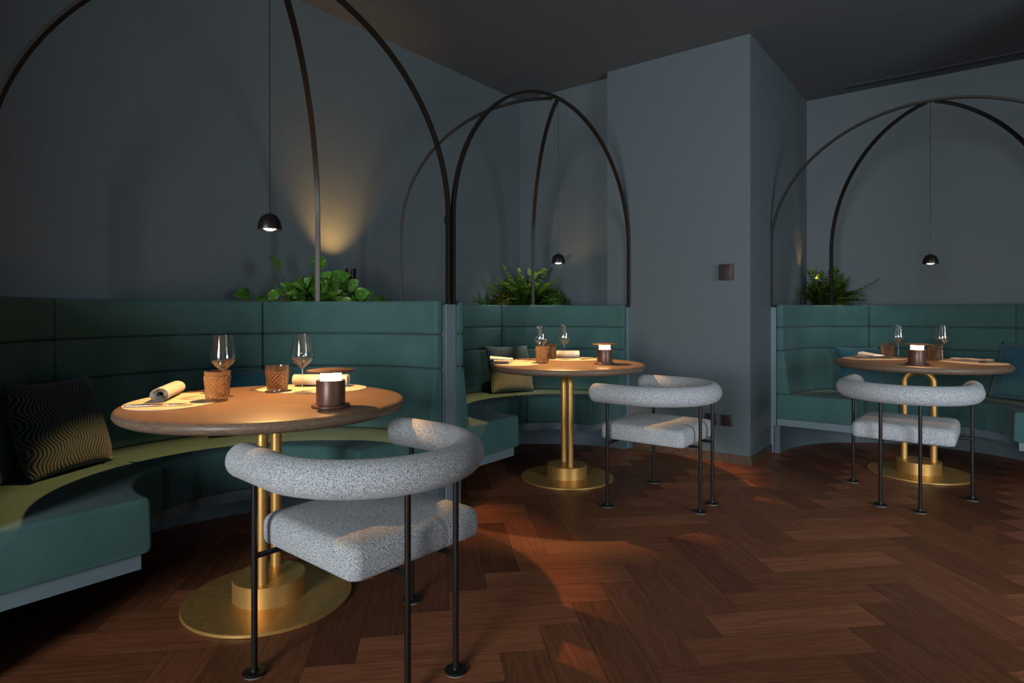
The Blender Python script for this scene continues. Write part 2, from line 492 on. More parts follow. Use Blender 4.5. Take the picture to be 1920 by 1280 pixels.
def quad_section(r0b, r0t, r1, z0, z1, rad, e=0.0, n=4):
    """rounded quad in (r, z): inner face from r0b (bottom) to r0t (top), outer face r1; inset by e"""
    C = [(r0b + e, z0 + e), (r1 - e, z0 + e), (r1 - e, z1 - e), (r0t + e, z1 - e)]
    rad = max(0.002, rad)
    out = []
    for i in range(4):
        p = Vector(C[i]); a = (Vector(C[i - 1]) - p); b = (Vector(C[(i + 1) % 4]) - p)
        la, lb = a.length, b.length; a.normalize(); b.normalize()
        rr = min(rad, la * 0.45, lb * 0.45)
        p1, p2 = p + a * rr, p + b * rr
        for k in range(n + 1):
            s = k / n
            q = p1 * (1 - s) ** 2 + p * 2 * s * (1 - s) + p2 * s * s
            out.append((q.x, q.y))
    return out

def curved_pad(th0, th1, r0b, r0t, r1, z0, z1, rad, end0, end1, puff=0.0, nst=20):
    """upholstered pad swept between two angles; end0/end1: 'round' (seam) or 'open' (runs straight to the opening plane)"""
    bm = bmesh.new()
    rm = (r0b + r1) / 2
    sts = []                                        # (station, inset)
    er = 0.012
    tin = [0, 0.15, 0.4, 0.7, 1.0]
    def inset(d): return er * (1 - math.sqrt(max(0, 1 - (1 - d) ** 2)))
    if end0 == 'open':
        for d in tin: sts.append((('s', 1, er * d), inset(d)))
    else:
        for d in tin: sts.append((('a', th0 + (0.0015 + er * d) / rm), inset(d)))
    a0 = th0 + (0.0 if end0 == 'open' else (er * 1.6 / rm)); a1 = th1 - (0.0 if end1 == 'open' else (er * 1.6 / rm))
    for i in range(nst + 1): sts.append((('a', a0 + (a1 - a0) * i / nst), 0.0))
    if end1 == 'open':
        for d in tin[::-1]: sts.append((('s', -1, er * d), inset(d)))
    else:
        for d in tin[::-1]: sts.append((('a', th1 - (0.0015 + er * d) / rm), inset(d)))
    rings = []
    for st, e in sts:
        sec = quad_section(r0b, r0t, r1, z0, z1, rad, e)
        ring = []
        for r, z in sec:
            v = place(st, r); v.z = z; ring.append(bm.verts.new(v))
        rings.append(ring)
    m = len(rings[0])
    for A, B in zip(rings, rings[1:]):
        for i in range(m):
            k = (i + 1) % m
            bm.faces.new((A[i], A[k], B[k], B[i]))
    bm.faces.new(rings[0][::-1]); bm.faces.new(rings[-1])
    return bm

def curved_solid(r0, r1, z0, z1, v0=0.0, n=60):
    bm = bmesh.new(); rings = []
    sts = [('s', 1, v0)] + [('a', PI * i / n) for i in range(n + 1)] + [('s', -1, v0)]
    for st in sts:
        ring = []
        for r, z in ((r0, z0), (r1, z0), (r1, z1), (r0, z1)):
            v = place(st, r); v.z = z; ring.append(bm.verts.new(v))
        rings.append(ring)
    for A, B in zip(rings, rings[1:]):
        for i in range(4):
            k = (i + 1) % 4
            bm.faces.new((A[i], A[k], B[k], B[i]))
    bm.faces.new(rings[0][::-1]); bm.faces.new(rings[-1])
    return bm

R_IN, SEAT_Z = 0.43, 0.455
def make_booth(loc, rz, label):
    t = thing('curved_banquette', label, 'banquette', loc, rz, 'teal curved banquettes')
    seg = [(0, PI / 3, 'open', 'round'), (PI / 3, 2 * PI / 3, 'round', 'round'), (2 * PI / 3, PI, 'round', 'open')]
    for a, b, e0, e1 in seg:
        obj('seat_cushion', curved_pad(a, b, R_IN, R_IN + 0.004, 0.982, 0.265, SEAT_Z, 0.022, e0, e1), M['teal'], t)
        obj('back_cushion', curved_pad(a, b, 0.885, 0.930, 0.983, SEAT_Z + 0.001, 0.787, 0.018, e0, e1), M['teal'], t)
        obj('back_cushion', curved_pad(a, b, 0.934, 0.934, 0.983, 0.789, 0.965, 0.018, e0, e1), M['teal'], t)
        obj('back_cushion', curved_pad(a, b, 0.934, 0.934, 0.983, 0.967, 1.143, 0.018, e0, e1), M['teal'], t)
    obj('seat_base', curved_solid(R_IN + 0.03, 0.98, 0.212, 0.2645, 0.02), M['panel'], t, angle=30)
    obj('plinth', curved_solid(0.955, 0.995, 0.0, 0.2115, 0.004), M['plinth'], t, angle=30)
    obj('back_shell', curved_solid(0.984, 0.999, 0.2125, 1.12, 0.004), M['panel'], t, angle=30)
    return t
BOOTHS = [((-2.24, 1.34, 0), PI / 2), ((-2.24, 3.42, 0), PI / 2), ((-0.28, 4.98, 0), 0.0)]
b0 = make_booth(*BOOTHS[0], 'teal curved banquette nearest the camera, around the front left table')
dup(b0, *BOOTHS[1], 'teal curved banquette in the far left corner, behind the middle table')
dup(b0, *BOOTHS[2], 'teal curved banquette in the recess at right')

def end_panel(x0, x1, y0, y1, label):
    o = obj('end_panel', rbox(x0, x1, y0, y1, 0, 1.125, 0.002, 1), M['panel']); tag(o, label, 'panel', 'blue-grey end panels of the banquettes')
end_panel(-2.655, -2.238, 2.343, 2.417, 'blue-grey panel standing between the two left banquettes')
end_panel(-2.655, -2.238, 4.424, 4.454, 'narrow blue-grey panel where the corner banquette meets the pier')
struct('trim_1', rbox(-2.655, -2.238, 0.29, 0.337, 0, 1.125, 0.002, 1), M['panel'])
end_panel(-1.3015, -1.2795, 4.978, 5.40, 'tall thin blue-grey panel at the left end of the recess banquette')
struct('trim_2', rbox(0.7205, 0.762, 4.978, 5.40, 0, 1.125, 0.002, 1), M['panel'])

# ------------------------------------------------------------------ arches over the booths
AP_Z, SPR = 2.505, 1.585
def arch_curve(R, full=True):
    pts = []
    B = AP_Z - SPR
    for z in (1.126, 1.25, 1.4, 1.52): pts.append((R, z))
    n = 40
    for i in range(n + 1):
        a = PI / 2 * i / n
        pts.append((R * math.cos(a), SPR + B * math.sin(a)))
    if full: pts = pts + [(-x, z) for x, z in pts[:-1][::-1]]
    return pts
def make_arch(loc, rz, label):
    t = thing('arch_frame', label, 'arch frame', loc, rz, 'dark bronze arch frames over the banquettes')
    p = [(x, 0, z) for x, z in arch_curve(1.021)]
    obj('front_arch', sweep(p, rect(0.026, 0.016, 0.001), side=(0, 1, 0)), M['bronze_bar'], t, angle=40)
    for s in (1, -1):
        d = Vector((s * S2, S2, 0)); sd = Vector((-s * S2, S2, 0))
        p = [(d.x * x, d.y * x, z - 0.001) for x, z in arch_curve(1.03, False)]
        cut = [q for q in p if math.hypot(q[0], q[1]) > 0.012]
        obj('rear_rib', sweep(cut, rect(0.026, 0.016, 0.001), side=sd), M['bronze_bar'], t, angle=40)
    return t
a0 = make_arch(*BOOTHS[0], 'large dark bronze arch rising out of frame above the front left table')
dup(a0, *BOOTHS[1], 'dark bronze arch with rear ribs above the far corner booth')
dup(a0, *BOOTHS[2], 'dark bronze arch above the recess booth at right')
obj('joint_clip', rbox(1.003, 1.013, -0.012, 0.012, 1.55, 1.585, 0.001, 1), M['black'], a0)

# ------------------------------------------------------------------ pendants
def make_pendant(loc, label, cable_top):
    t = thing('pendant_lamp', label, 'pendant lamp', loc, 0, 'small black dome pendants')
    prof = [(0.0455, 0.0), (0.0460, 0.002), (0.0445, 0.018), (0.0405, 0.034), (0.033, 0.049), (0.021, 0.059), (0.008, 0.0635), (0, 0.064)]
    inner = [(0, 0.056), (0.02, 0.052), (0.031, 0.043), (0.038, 0.03), (0.042, 0.015), (0.0438, 0.001), (0.0455, 0.0)]
    obj('shade', lathe(inner + prof[1:], 48), M['black'], t)
    obj('lens', lathe([(0, -0.0045), (0.012, -0.003), (0.021, 0.0015), (0.026, 0.007), (0.0255, 0.012), (0, 0.014)], 32), M['lens'], t)
    obj('collar', lathe([(0, 0.063), (0.005, 0.063), (0.005, 0.075), (0, 0.076)], 16), M['black'], t)
    obj('cable', lathe([(0, 0.075), (0.0017, 0.075), (0.0017, cable_top), (0, cable_top)], 8), M['black'], t)
    return t
PZ = 1.408
pd = make_pendant((-2.24, 1.34, PZ), 'black dome pendant hanging over the front left table', AP_Z - 0.009 - PZ)
dup(pd, (-2.24, 3.42, PZ), 0, 'black dome pendant hanging over the middle table in the corner booth')
dup(pd, (-0.28, 4.98, PZ), 0, 'black dome pendant hanging over the table in the recess')

# ------------------------------------------------------------------ tables
def make_table(loc, rz, label):
    t = thing('round_table', label, 'table', loc, rz, 'round walnut tables on brass pedestals')
    R, z0, z1 = 0.505, 0.706, 0.750
    prof = [(0, z0), (R - 0.045, z0), (R - 0.022, z0 + 0.002), (R - 0.008, z0 + 0.009), (R, z0 + 0.020), (R, z0 + 0.027),
            (R - 0.003, z1 - 0.008), (R - 0.009, z1 - 0.003), (R - 0.020, z1), (0, z1)]
    top = obj('tabletop', lathe(prof, 128), M['tabletop'], t, angle=50)
    top.rotation_euler = (0, 0, 0.5 - rz)
    pts = []
    for z in (0.086, 0.25, 0.45, 0.61): pts.append((-0.083, 0, z))
    for i in range(17):
        a = PI - PI * i / 16
        pts.append((0.083 * math.cos(a), 0, 0.612 + 0.073 * math.sin(a)))
    for z in (0.61, 0.45, 0.25, 0.086): pts.append((0.083, 0, z))
    obj('pedestal_tube', sweep(pts, circ(0.0205, 20), side=(0, 1, 0)), M['brass'], t)
    obj('base_block', lathe([(0, 0.012), (0.130, 0.012), (0.130, 0.087), (0.1285, 0.0885), (0, 0.0885)], 72), M['brass'], t)
    obj('base_plate', lathe([(0, 0.0), (0.300, 0.0), (0.302, 0.002), (0.302, 0.010), (0.300, 0.012), (0, 0.012)], 96), M['brass'], t)
    return t
TB = [((-2.15, 1.285, 0), math.radians(132)), ((-2.165, 3.41, 0), math.radians(137)), ((-0.343, 4.945, 0), 0.0)]
t0 = make_table(*TB[0], 'round walnut table with brass pedestal at the front left')
dup(t0, *TB[1], 'round walnut table with brass pedestal in the middle of the photo')
dup(t0, *TB[2], 'round walnut table with brass pedestal in the recess at right')
TZ = 0.7505

# ------------------------------------------------------------------ chairs
def make_chair(loc, rz, label):
    t = thing('tube_back_chair', label, 'chair', loc, rz, 'grey boucle chairs with black tube legs')
    # back roll: half circle behind, straight arms forward (front is -x)
    c, r = (-0.07, 0.0), 0.315
    path = []
    for x in (-0.285, -0.24, -0.19, -0.13): path.append((x, 0.305 + (x + 0.285) / 0.215 * 0.010, 0.63))
    for i in range(33):
        a = PI / 2 - PI * i / 32
        path.append((c[0] + r * math.cos(a), r * math.sin(a), 0.63))
    path += [(x, -y, z) for x, y, z in path[:4][::-1]]
    # rounded ends
    def ends(path, r0=0.053):
        P = [Vector(p) for p in path]; out = []; sc_ = []
        d0 = (P[0] - P[1]).normalized(); d1 = (P[-1] - P[-2]).normalized()
        er = 0.036
        for k in range(7):
            a = PI / 2 * k / 6
            out.append(P[0] + d0 * er * math.cos(a)); sc_.append(max(0.03, (r0 - er + er * math.sin(a)) / r0))
        out += P[1:-1]; sc_ += [1] * (len(P) - 2)
        for k in range(7):
            a = PI / 2 * (1 - k / 6)
            out.append(P[-1] + d1 * er * math.cos(a)); sc_.append(max(0.03, (r0 - er + er * math.sin(a)) / r0))
        return out, sc_
    pp, ss = ends(path)
    obj('back_roll', sweep(pp, circ(0.0535, 28), scales=ss), M['boucle'], t, angle=60)
    # seat cushion
    bm = bmesh.new()
    x0, x1, y0, y1, z0, z1 = -0.300, 0.195, -0.247, 0.247, 0.362, 0.462
    nx = 14
    # build by stacked rounded outlines with a soft crown
    def outline(ins, n=6, cr=0.035):
        pts = []
        X0, X1, Y0, Y1 = x0 + ins, x1 - ins, y0 + ins, y1 - ins
        rr = max(0.004, cr - ins * 0.3)
        for cx, cy, a0 in ((X1 - rr, Y1 - rr, 0), (X0 + rr, Y1 - rr, PI / 2), (X0 + rr, Y0 + rr, PI), (X1 - rr, Y0 + rr, 1.5 * PI)):
            for k in range(n + 1):
                a = a0 + PI / 2 * k / n
                pts.append((cx + rr * math.cos(a), cy + rr * math.sin(a)))
        return pts
    layers = [(0.02, z0), (0.006, z0 + 0.003), (0.001, z0 + 0.012), (0.0, z0 + 0.03), (0.0, z0 + 0.058)]
    er = 0.036
    for k in range(1, 7):
        a = PI / 2 * k / 6
        layers.append((er * (1 - math.cos(a)), z1 - 0.006 - er + er * math.sin(a)))
    layers += [(0.08, z1 - 0.003), (0.14, z1 - 0.001), (0.2, z1)]
    rings = []
    for ins, z in layers: rings.append([bm.verts.new((x, y, z)) for x, y in outline(ins)])
    m = len(rings[0])
    for A, B in zip(rings, rings[1:]):
        for i in range(m):
            k = (i + 1) % m
            bm.faces.new((A[i], A[k], B[k], B[i]))
    bm.faces.new(rings[0][::-1]); bm.faces.new(rings[-1])
    obj('seat', bm, M['boucle'], t, angle=60)
    for x, y, zt in ((-0.22, 0.304, 0.583), (-0.22, -0.304, 0.583), (0.231, 0.093, 0.583), (0.231, -0.093, 0.583)):
        l = obj('leg', lathe([(0, 0.009), (0.0092, 0.009), (0.0092, zt), (0, zt)], 20), M['leg'], t, loc=(x, y, 0))
        obj('foot_disc', lathe([(0, 0.004), (0.0325, 0.004), (0.0335, 0.006), (0.0335, 0.0085), (0.031, 0.011), (0.0125, 0.012), (0.0115, 0.02), (0, 0.02)], 32), M['black'], l)
        obj('glide', lathe([(0, 0), (0.030, 0), (0.030, 0.004), (0, 0.004)], 28), M['glide'], l)
    obj('crossbar', sweep([(-0.22, -0.304, 0.352), (-0.22, 0, 0.352), (-0.22, 0.304, 0.352)], circ(0.0085, 14), side=(0, 0, 1)), M['black'], t)
    for y in (0.093, -0.093):
        obj('seat_rail', sweep([(0.231, y, 0.352), (0, y, 0.352), (-0.22, y, 0.352)], circ(0.0085, 14), side=(0, 0, 1)), M['black'], t)
    obj('seat_plate', rbox(-0.27, 0.165, -0.215, 0.215, 0.3565, 0.3625, 0.001, 1), M['black'], t)
    return t
c0 = make_chair((-1.492, 1.276, 0), math.radians(-2.8), 'grey boucle chair in the foreground at the front left table')
dup(c0, (-1.442, 3.338, 0), 0.0, 'grey boucle chair at the middle table, in front of the pier')
dup(c0, (-0.357, 4.205, 0), math.radians(-91.2), 'grey boucle chair seen from behind at the recess table')

# ------------------------------------------------------------------ table lamps
def make_lamp(loc, label):
    t = thing('table_lamp', label, 'table lamp', loc, 0, 'cordless brown table lamps')
    obj('base', lathe([(0, 0), (0.063, 0), (0.066, 0.002), (0.066, 0.007), (0.064, 0.009), (0.050, 0.009), (0, 0.009)], 12 * 5), M['lampbrown'], t)
    obj('body', lathe([(0, 0.009), (0.0490, 0.009), (0.0495, 0.011), (0.0495, 0.092), (0.0485, 0.094), (0, 0.094)], 64), M['lampbrown'], t)
    obj('light_ring', lathe([(0, 0.0942), (0.0355, 0.0942), (0.0355, 0.122), (0, 0.122)], 48), M['glow'], t)
    obj('cap', lathe([(0, 0.1222), (0.050, 0.1222), (0.079, 0.1245), (0.082, 0.1265), (0.080, 0.129), (0.055, 0.1325), (0, 0.1335)], 64), M['lampbrown'], t)
    return t
l0 = make_lamp((-1.815, 1.318, TZ), 'glowing brown table lamp on the front left table')
dup(l0, (-1.93, 3.49, TZ), 0, 'glowing brown table lamp on the middle table')
dup(l0, (-0.333, 4.68, TZ), 0, 'glowing brown table lamp on the recess table at right')

# ------------------------------------------------------------------ place settings
def make_mat(loc, rz, label):
    pts = []
    n = 72
    for i in range(n):
        a = 2 * PI * i / n
        ca, sa = math.cos(a), math.sin(a)
        pts.append((0.232 * math.copysign(abs(ca) ** 0.92, ca), 0.158 * math.copysign(abs(sa) ** 0.92, sa)))
    bm = disc_prism(pts, 0, 0.002)
    o = obj('placemat', bm, M['mat']); o.location = loc; o.rotation_euler = (0, 0, rz)
    return tag(o, label, 'placemat', 'oval tan placemats')
def copy1(o, loc, rz, label):
    c = o.copy(); COL.objects.link(c); c.location = loc; c.rotation_euler = (0, 0, rz); c['label'] = label
    return c

def make_wine(loc, label):
    t = thing('wine_glass', label, 'wine glass', loc, 0, 'clear stemmed wine glasses')
    th = 0.0009
    bowl = [(0.0045, 0.099), (0.010, 0.104), (0.022, 0.114), (0.036, 0.127), (0.0455, 0.141), (0.0472, 0.150), (0.0462, 0.165), (0.0425, 0.190), (0.0385, 0.215), (0.0345, 0.2400)]
    inn = [(r - th, z + (0.0015 if i < 4 else 0)) for i, (r, z) in enumerate(bowl)]
    obj('bowl', lathe([(0, 0.099)] + bowl + inn[::-1] + [(0, 0.101)], 48), M['glass'], t)
    obj('stem', lathe([(0, 0.004), (0.006, 0.004), (0.0042, 0.012), (0.0034, 0.035), (0.0034, 0.08), (0.0045, 0.099), (0, 0.099)], 20), M['glass'], t)
    obj('foot', lathe([(0, 0), (0.039, 0), (0.0395, 0.0012), (0.020, 0.0028), (0.006, 0.0045), (0, 0.0045)], 48), M['glass'], t)
    return t
def make_tumbler(loc, label):
    t = thing('cut_glass_tumbler', label, 'tumbler', loc, 0, 'amber cut glass tumblers')
    prof = []
    n = 11
    for j in range(n):
        s = j / (n - 1)
        prof.append((0.0375 + 0.0075 * s, 0.003 + 0.092 * s))
    def rf(i, j):
        if j < 3 or j > 11: return 0
        return 0.0030 if (i + j) % 2 else -0.0020
    full = [(0, 0), (0.036, 0.0)] + prof + [(0.0455, 0.102), (0.0458, 0.108), (0.0438, 0.108), (0.0425, 0.098), (0.0345, 0.014), (0, 0.012)]
    obj('glass_body', lathe(full, 32, rfun=rf), M['amber'], t, smooth=False)
    return t

def strip_mesh(outline, thick, curve=None):
    bm = disc_prism(outline, 0, thick)
    if curve:
        bmesh.ops.subdivide_edges(bm, edges=[e for e in bm.edges if abs((e.verts[0].co - e.verts[1].co).x) > 0.02], cuts=6)
        for v in bm.verts: v.co.z += curve(v.co.x, v.co.y)
    return bm
def make_knife(loc, rz, label):
    t = thing('table_knife', label, 'knife', loc, rz, 'steel table knives')
    obj('handle', sweep([(-0.105, 0, 0.004), (-0.10, 0, 0.004), (0.0, 0, 0.004), (0.015, 0, 0.0035)], rect(0.011, 0.006, 0.0018), side=(0, 1, 0), scales=[0.8, 1, 1, 0.75]), M['steel'], t, angle=30)
    ol = [(0.014, -0.004), (0.03, -0.008), (0.07, -0.010), (0.10, -0.009), (0.112, -0.003), (0.115, 0.004), (0.03, 0.005), (0.014, 0.004)]
    obj('blade', disc_prism(ol, 0.0025, 0.004), M['steel'], t, False)
    return t
def make_fork(loc, rz, label):
    t = thing('table_fork', label, 'fork', loc, rz, 'steel table forks')
    obj('handle', sweep([(-0.10, 0, 0.002), (-0.05, 0, 0.004), (0.0, 0, 0.006), (0.04, 0, 0.004)], rect(0.010, 0.003, 0.001), side=(0, 1, 0), scales=[1.1, 0.9, 0.6, 0.55]), M['steel'], t, angle=30)
    bm = bmesh.new()
    ol = [(0.038, -0.003), (0.048, -0.010), (0.060, -0.012), (0.060, 0.012), (0.048, 0.010), (0.038, 0.003)]
    disc_prism(ol, 0.003, 0.005, bm)
    for k in range(4):
        y = -0.0098 + k * 0.00653
        sweep([(0.059, y, 0.004), (0.08, y, 0.0025), (0.098, y, 0.006)], rect(0.0034, 0.002), bm, side=(0, 1, 0), scales=[1, 1, 0.5])
    obj('tines', bm, M['steel'], t, angle=30)
    return t
def make_spoon(loc, rz, label):
    t = thing('table_spoon', label, 'spoon', loc, rz, 'steel table spoons')
    obj('handle', sweep([(-0.10, 0, 0.002), (-0.05, 0, 0.004), (0.0, 0, 0.007), (0.045, 0, 0.006)], rect(0.010, 0.003, 0.001), side=(0, 1, 0), scales=[1.1, 0.9, 0.6, 0.5]), M['steel'], t, angle=30)
    bm = bmesh.new(); rings = []
    for k in range(7):
        s = k / 6
        rings.append([bm.verts.new((0.07 + 0.030 * s * math.cos(2 * PI * i / 24), 0.019 * s * math.sin(2 * PI * i / 24), 0.0015 + 0.0075 * s * s)) for i in range(24)] if k else [bm.verts.new((0.07, 0, 0.0015))])
    for A, B in zip(rings, rings[1:]):
        for i in range(24):
            k = (i + 1) % 24
            if len(A) == 1: bm.faces.new((A[0], B[i], B[k]))
            else: bm.faces.new((A[i], B[i], B[k], A[k]))
    geo = bmesh.ops.solidify(bm, geom=bm.faces[:], thickness=0.0012)
    obj('bowl', bm, M['steel'], t)
    return t

def make_rolled_napkin(loc, rz, label, L=0.25):
    """flattened roll with visible spiral layers at its end; lies along x"""
    bm = bmesh.new()
    turns, n = 3.1, 96
    sec = []
    for i in range(n + 1):
        a = -PI / 2 + 2 * PI * turns * i / n
        r = 0.008 + 0.0205 * (1 - i / n) ** 0.8 if i else 0.0285
        r = 0.009 + 0.0195 * (1 - i / n)
        sec.append((1.22 * r * math.cos(a), 0.029 + 0.98 * r * math.sin(a)))
    rows = []
    for k, x in enumerate((-L / 2, -L / 2 + 0.004, 0, L / 2 - 0.004, L / 2)):
        rows.append([bm.verts.new((x, y, z)) for y, z in sec])
    for A, B in zip(rows, rows[1:]):
        for i in range(n): bm.faces.new((A[i], A[i + 1], B[i + 1], B[i]))
    bmesh.ops.solidify(bm, geom=bm.faces[:], thickness=0.0022)
    zmin = min(v.co.z for v in bm.verts)
    for v in bm.verts: v.co.z -= zmin
    o = obj('rolled_napkin', bm, M['linen'], angle=60); o.location = loc; o.rotation_euler = (0, 0, rz)
    return tag(o, label, 'napkin', 'cream linen napkins')
def make_folded_napkin(loc, rz, label, L=0.21, Wd=0.10, knot=False):
    t = thing('folded_napkin', label, 'napkin', loc, rz, 'cream linen napkins')
    for k in range(4):
        ins = 0.002 * k
        bm = bmesh.new()
        nx, ny = 14, 6
        grid = [[bm.verts.new((-L / 2 + ins + (L - 2 * ins) * i / nx, -Wd / 2 + ins + (Wd - 2 * ins) * j / ny, 0.001 + 0.006 * k + 0.0015 * math.sin(i * 0.9 + k) * (0.3 + 0.7 * abs(j / ny - 0.5)))) for j in range(ny + 1)] for i in range(nx + 1)]
        for i in range(nx):
            for j in range(ny): bm.faces.new((grid[i][j], grid[i + 1][j], grid[i + 1][j + 1], grid[i][j + 1]))
        bmesh.ops.solidify(bm, geom=bm.faces[:], thickness=-0.0042)
        obj('fold', bm, M['linen'], t, angle=50)
    if knot:
        bm = bmesh.new(); rings = []
        for i in range(15):
            s = i / 14
            wv = 0.055 + 0.01 * math.sin(s * 9)
            rings.append([bm.verts.new((0.03 + 0.055 * math.cos(a) * (0.8 + 0.2 * math.sin(3 * a + s)), (s - 0.5) * 0.15, 0.018 + max(0, 0.020 * math.sin(a)) * (0.5 + 0.7 * s))) for a in [2 * PI * q / 14 for q in range(14)]])
        for A, B in zip(rings, rings[1:]):
            for i in range(14):
                k = (i + 1) % 14
                bm.faces.new((A[i], A[k], B[k], B[i]))
        bm.faces.new(rings[0][::-1]); bm.faces.new(rings[-1])
        obj('rolled_fold', bm, M['linen'], t, angle=60)
    return t

MZ = TZ + 0.0023
D = math.radians
# front left table
pm = make_mat((-2.385, 1.055, TZ), D(135), 'oval tan placemat under the rolled napkin on the front left table')
copy1(pm, (-2.315, 1.585, TZ), D(38), 'oval tan placemat behind the lamp on the front left table')
copy1(pm, (-2.43, 3.20, TZ), D(128), 'oval tan placemat at the left side of the middle table')
copy1(pm, (-2.315, 3.72, TZ), D(40), 'oval tan placemat at the back of the middle table')
copy1(pm, (-0.62, 5.10, TZ), D(52), 'oval tan placemat at the left side of the recess table')
copy1(pm, (-0.06, 5.10, TZ), D(-48), 'oval tan placemat at the right side of the recess table')

wg = make_wine((-2.345, 1.205, MZ), 'wine glass behind the tumbler nearest the front left table edge')
dup(wg, (-2.215, 1.47, MZ), 0, 'wine glass standing just left of the front left table lamp')
dup(wg, (-2.345, 3.37, MZ), 0, 'left wine glass of the two on the middle table')
dup(wg, (-2.33, 3.635, MZ), 0, 'right wine glass of the two on the middle table')
dup(wg, (-0.482, 5.19, MZ), 0, 'left wine glass of the two on the recess table')
dup(wg, (-0.222, 5.17, MZ), 0, 'right wine glass of the two on the recess table')
tg = make_tumbler((-2.275, 1.148, MZ), 'amber cut glass tumbler nearest the camera on the front left table')
dup(tg, (-2.325, 1.425, MZ), 0.2, 'amber cut glass tumbler at the back of the front left table')
dup(tg, (-2.285, 3.30, MZ), 0.4, 'nearer amber cut glass tumbler of the two on the middle table')
dup(tg, (-2.425, 3.60, MZ), 0.1, 'farther amber cut glass tumbler of the two on the middle table')
dup(tg, (-0.540, 5.13, MZ), 0.3, 'amber cut glass tumbler left of the recess table lamp')
dup(tg, (-0.267, 5.13, MZ), 0.5, 'amber cut glass tumbler right of the recess table lamp')

make_rolled_napkin((-2.475, 1.062, MZ), D(143), 'rolled cream napkin on the near placemat of the front left table')
n2 = make_rolled_napkin((-2.335, 1.645, MZ), D(38), 'rolled cream napkin behind the lamp on the front left table', 0.24)
fn = make_folded_napkin((-2.50, 3.14, MZ), D(128), 'folded cream napkin with twisted end at the left of the middle table', 0.23, 0.11, True)
copy_b = make_rolled_napkin((-2.385, 3.76, MZ), D(40), 'cream napkin behind the wine glass on the middle table', 0.17)
make_folded_napkin((-0.665, 5.085, MZ), D(52), 'folded cream napkin left of the recess table tumblers', 0.20, 0.10, True)
make_folded_napkin((-0.06, 5.13, MZ), D(-20), 'flat folded cream napkin at the right of the recess table', 0.24, 0.10)

k0 = make_knife((-2.29, 0.945, MZ), D(50), 'steel knife at the near edge of the front left placemat')
f0 = make_fork((-2.315, 0.950, MZ), D(50), 'steel fork beside the knife on the near front left placemat')
s0 = make_spoon((-2.555, 1.19, MZ), D(25), 'steel spoon behind the rolled napkin on the front left table')
dup(f0, (-2.47, 1.475, MZ), D(100), 'steel fork half behind the back tumbler of the front left table')
dup(f0, (-2.505, 3.33, MZ), D(60), 'steel fork left of the tumblers on the middle table')
dup(f0, (-2.215, 3.80, MZ), D(75), 'steel fork right of the napkin on the middle table')
dup(s0, (-2.185, 3.775, MZ), D(75), 'steel spoon at the right end of the middle table placemat')
dup(k0, (-0.43, 5.22, MZ), D(60), 'steel knife between the tumblers of the recess table')
dup(f0, (0.02, 5.06, MZ), D(-150), 'steel fork on the right placemat of the recess table')
dup(s0, (0.06, 5.07, MZ), D(-150), 'steel spoon on the right placemat of the recess table')

# ------------------------------------------------------------------ cushions
def make_pillow(name, loc, rot, size, mat, label):
    """plump square cushion in the local xz plane, back towards +y, base at z=0"""
    S, T = size, 0.066
    n = 22
    bm = bmesh.new(); uvl = bm.loops.layers.uv.new('UVMap')
    def pt(i, j, s):
        u, w = i / n * 2 - 1, j / n * 2 - 1
        edge = 1 - 0.055 * (1 - abs(w) ** 2) * abs(u) ** 6
        edge2 = 1 - 0.055 * (1 - abs(u) ** 2) * abs(w) ** 6
        th = T * (max(0, (1 - u ** 4)) ** 0.6) * (max(0, (1 - w ** 4)) ** 0.6)
        wr = 0.006 * math.sin(5 * u + 3 * w) * (abs(u * w)) ** 1.5
        return Vector((u * S / 2 * edge, -s * (th + 0.004) + wr, S / 2 + w * S / 2 * edge2))
    for s in (1, -1):
        g_ = [[bm.verts.new(pt(i, j, s)) for j in range(n + 1)] for i in range(n + 1)]
        for i in range(n):
            for j in range(n):
                f = bm.faces.new((g_[i][j], g_[i + 1][j], g_[i + 1][j + 1], g_[i][j + 1]))
                for l, (a, b) in zip(f.loops, ((i, j), (i + 1, j), (i + 1, j + 1), (i, j + 1))): l[uvl].uv = (a / n, b / n)
    bmesh.ops.remove_doubles(bm, verts=bm.verts, dist=0.0001)
    # seam strip closing front and back
    es = [e for e in bm.edges if e.is_boundary]
    bmesh.ops.bridge_loops(bm, edges=es)
    o = obj(name, bm, mat, angle=80); o.location = loc; o.rotation_euler = rot
    return tag(o, label, 'cushion', 'zigzag patterned cushions')
SZ = SEAT_Z + 0.004
def booth_pos(b, ang, rad):
    """point on booth b at angle ang (degrees, 0 = back centre, + towards +u) and radius rad"""
    (x, y, _), rz = BOOTHS[b]
    u, v = rad * math.sin(D(ang)), EXT + rad * math.cos(D(ang))
    return (x + u * math.cos(rz) - v * math.sin(rz), y + u * math.sin(rz) + v * math.cos(rz))
def pillow_at(b, ang, rad, size, mat, label, lean=-16, roll=0, yaw=0):
    x, y = booth_pos(b, ang, rad)
    rz = BOOTHS[b][1] - D(ang) + D(yaw)
    make_pillow('cushion', (x, y, SZ), (D(lean), D(roll), rz), size, mat, label)
pillow_at(0, -41, 0.73, 0.375, M['pillow_a'], 'navy zigzag cushion at the far left on the front banquette', -20, 0, -14)
pillow_at(0, 24, 0.77, 0.335, M['pillow_b'], 'teal cushion on the front banquette behind the amber tumblers', -18)
pillow_at(1, 31, 0.73, 0.375, M['pillow_c'], 'grey-green zigzag cushion on the corner banquette', -18, 0, 6)
pillow_at(2, -39, 0.75, 0.36, M['pillow_b'], 'teal cushion at the left of the recess banquette behind the table', -18)
pillow_at(2, 40, 0.74, 0.42, M['pillow_b'], 'teal cushion at the right of the recess banquette, cut by the photo edge', -18)

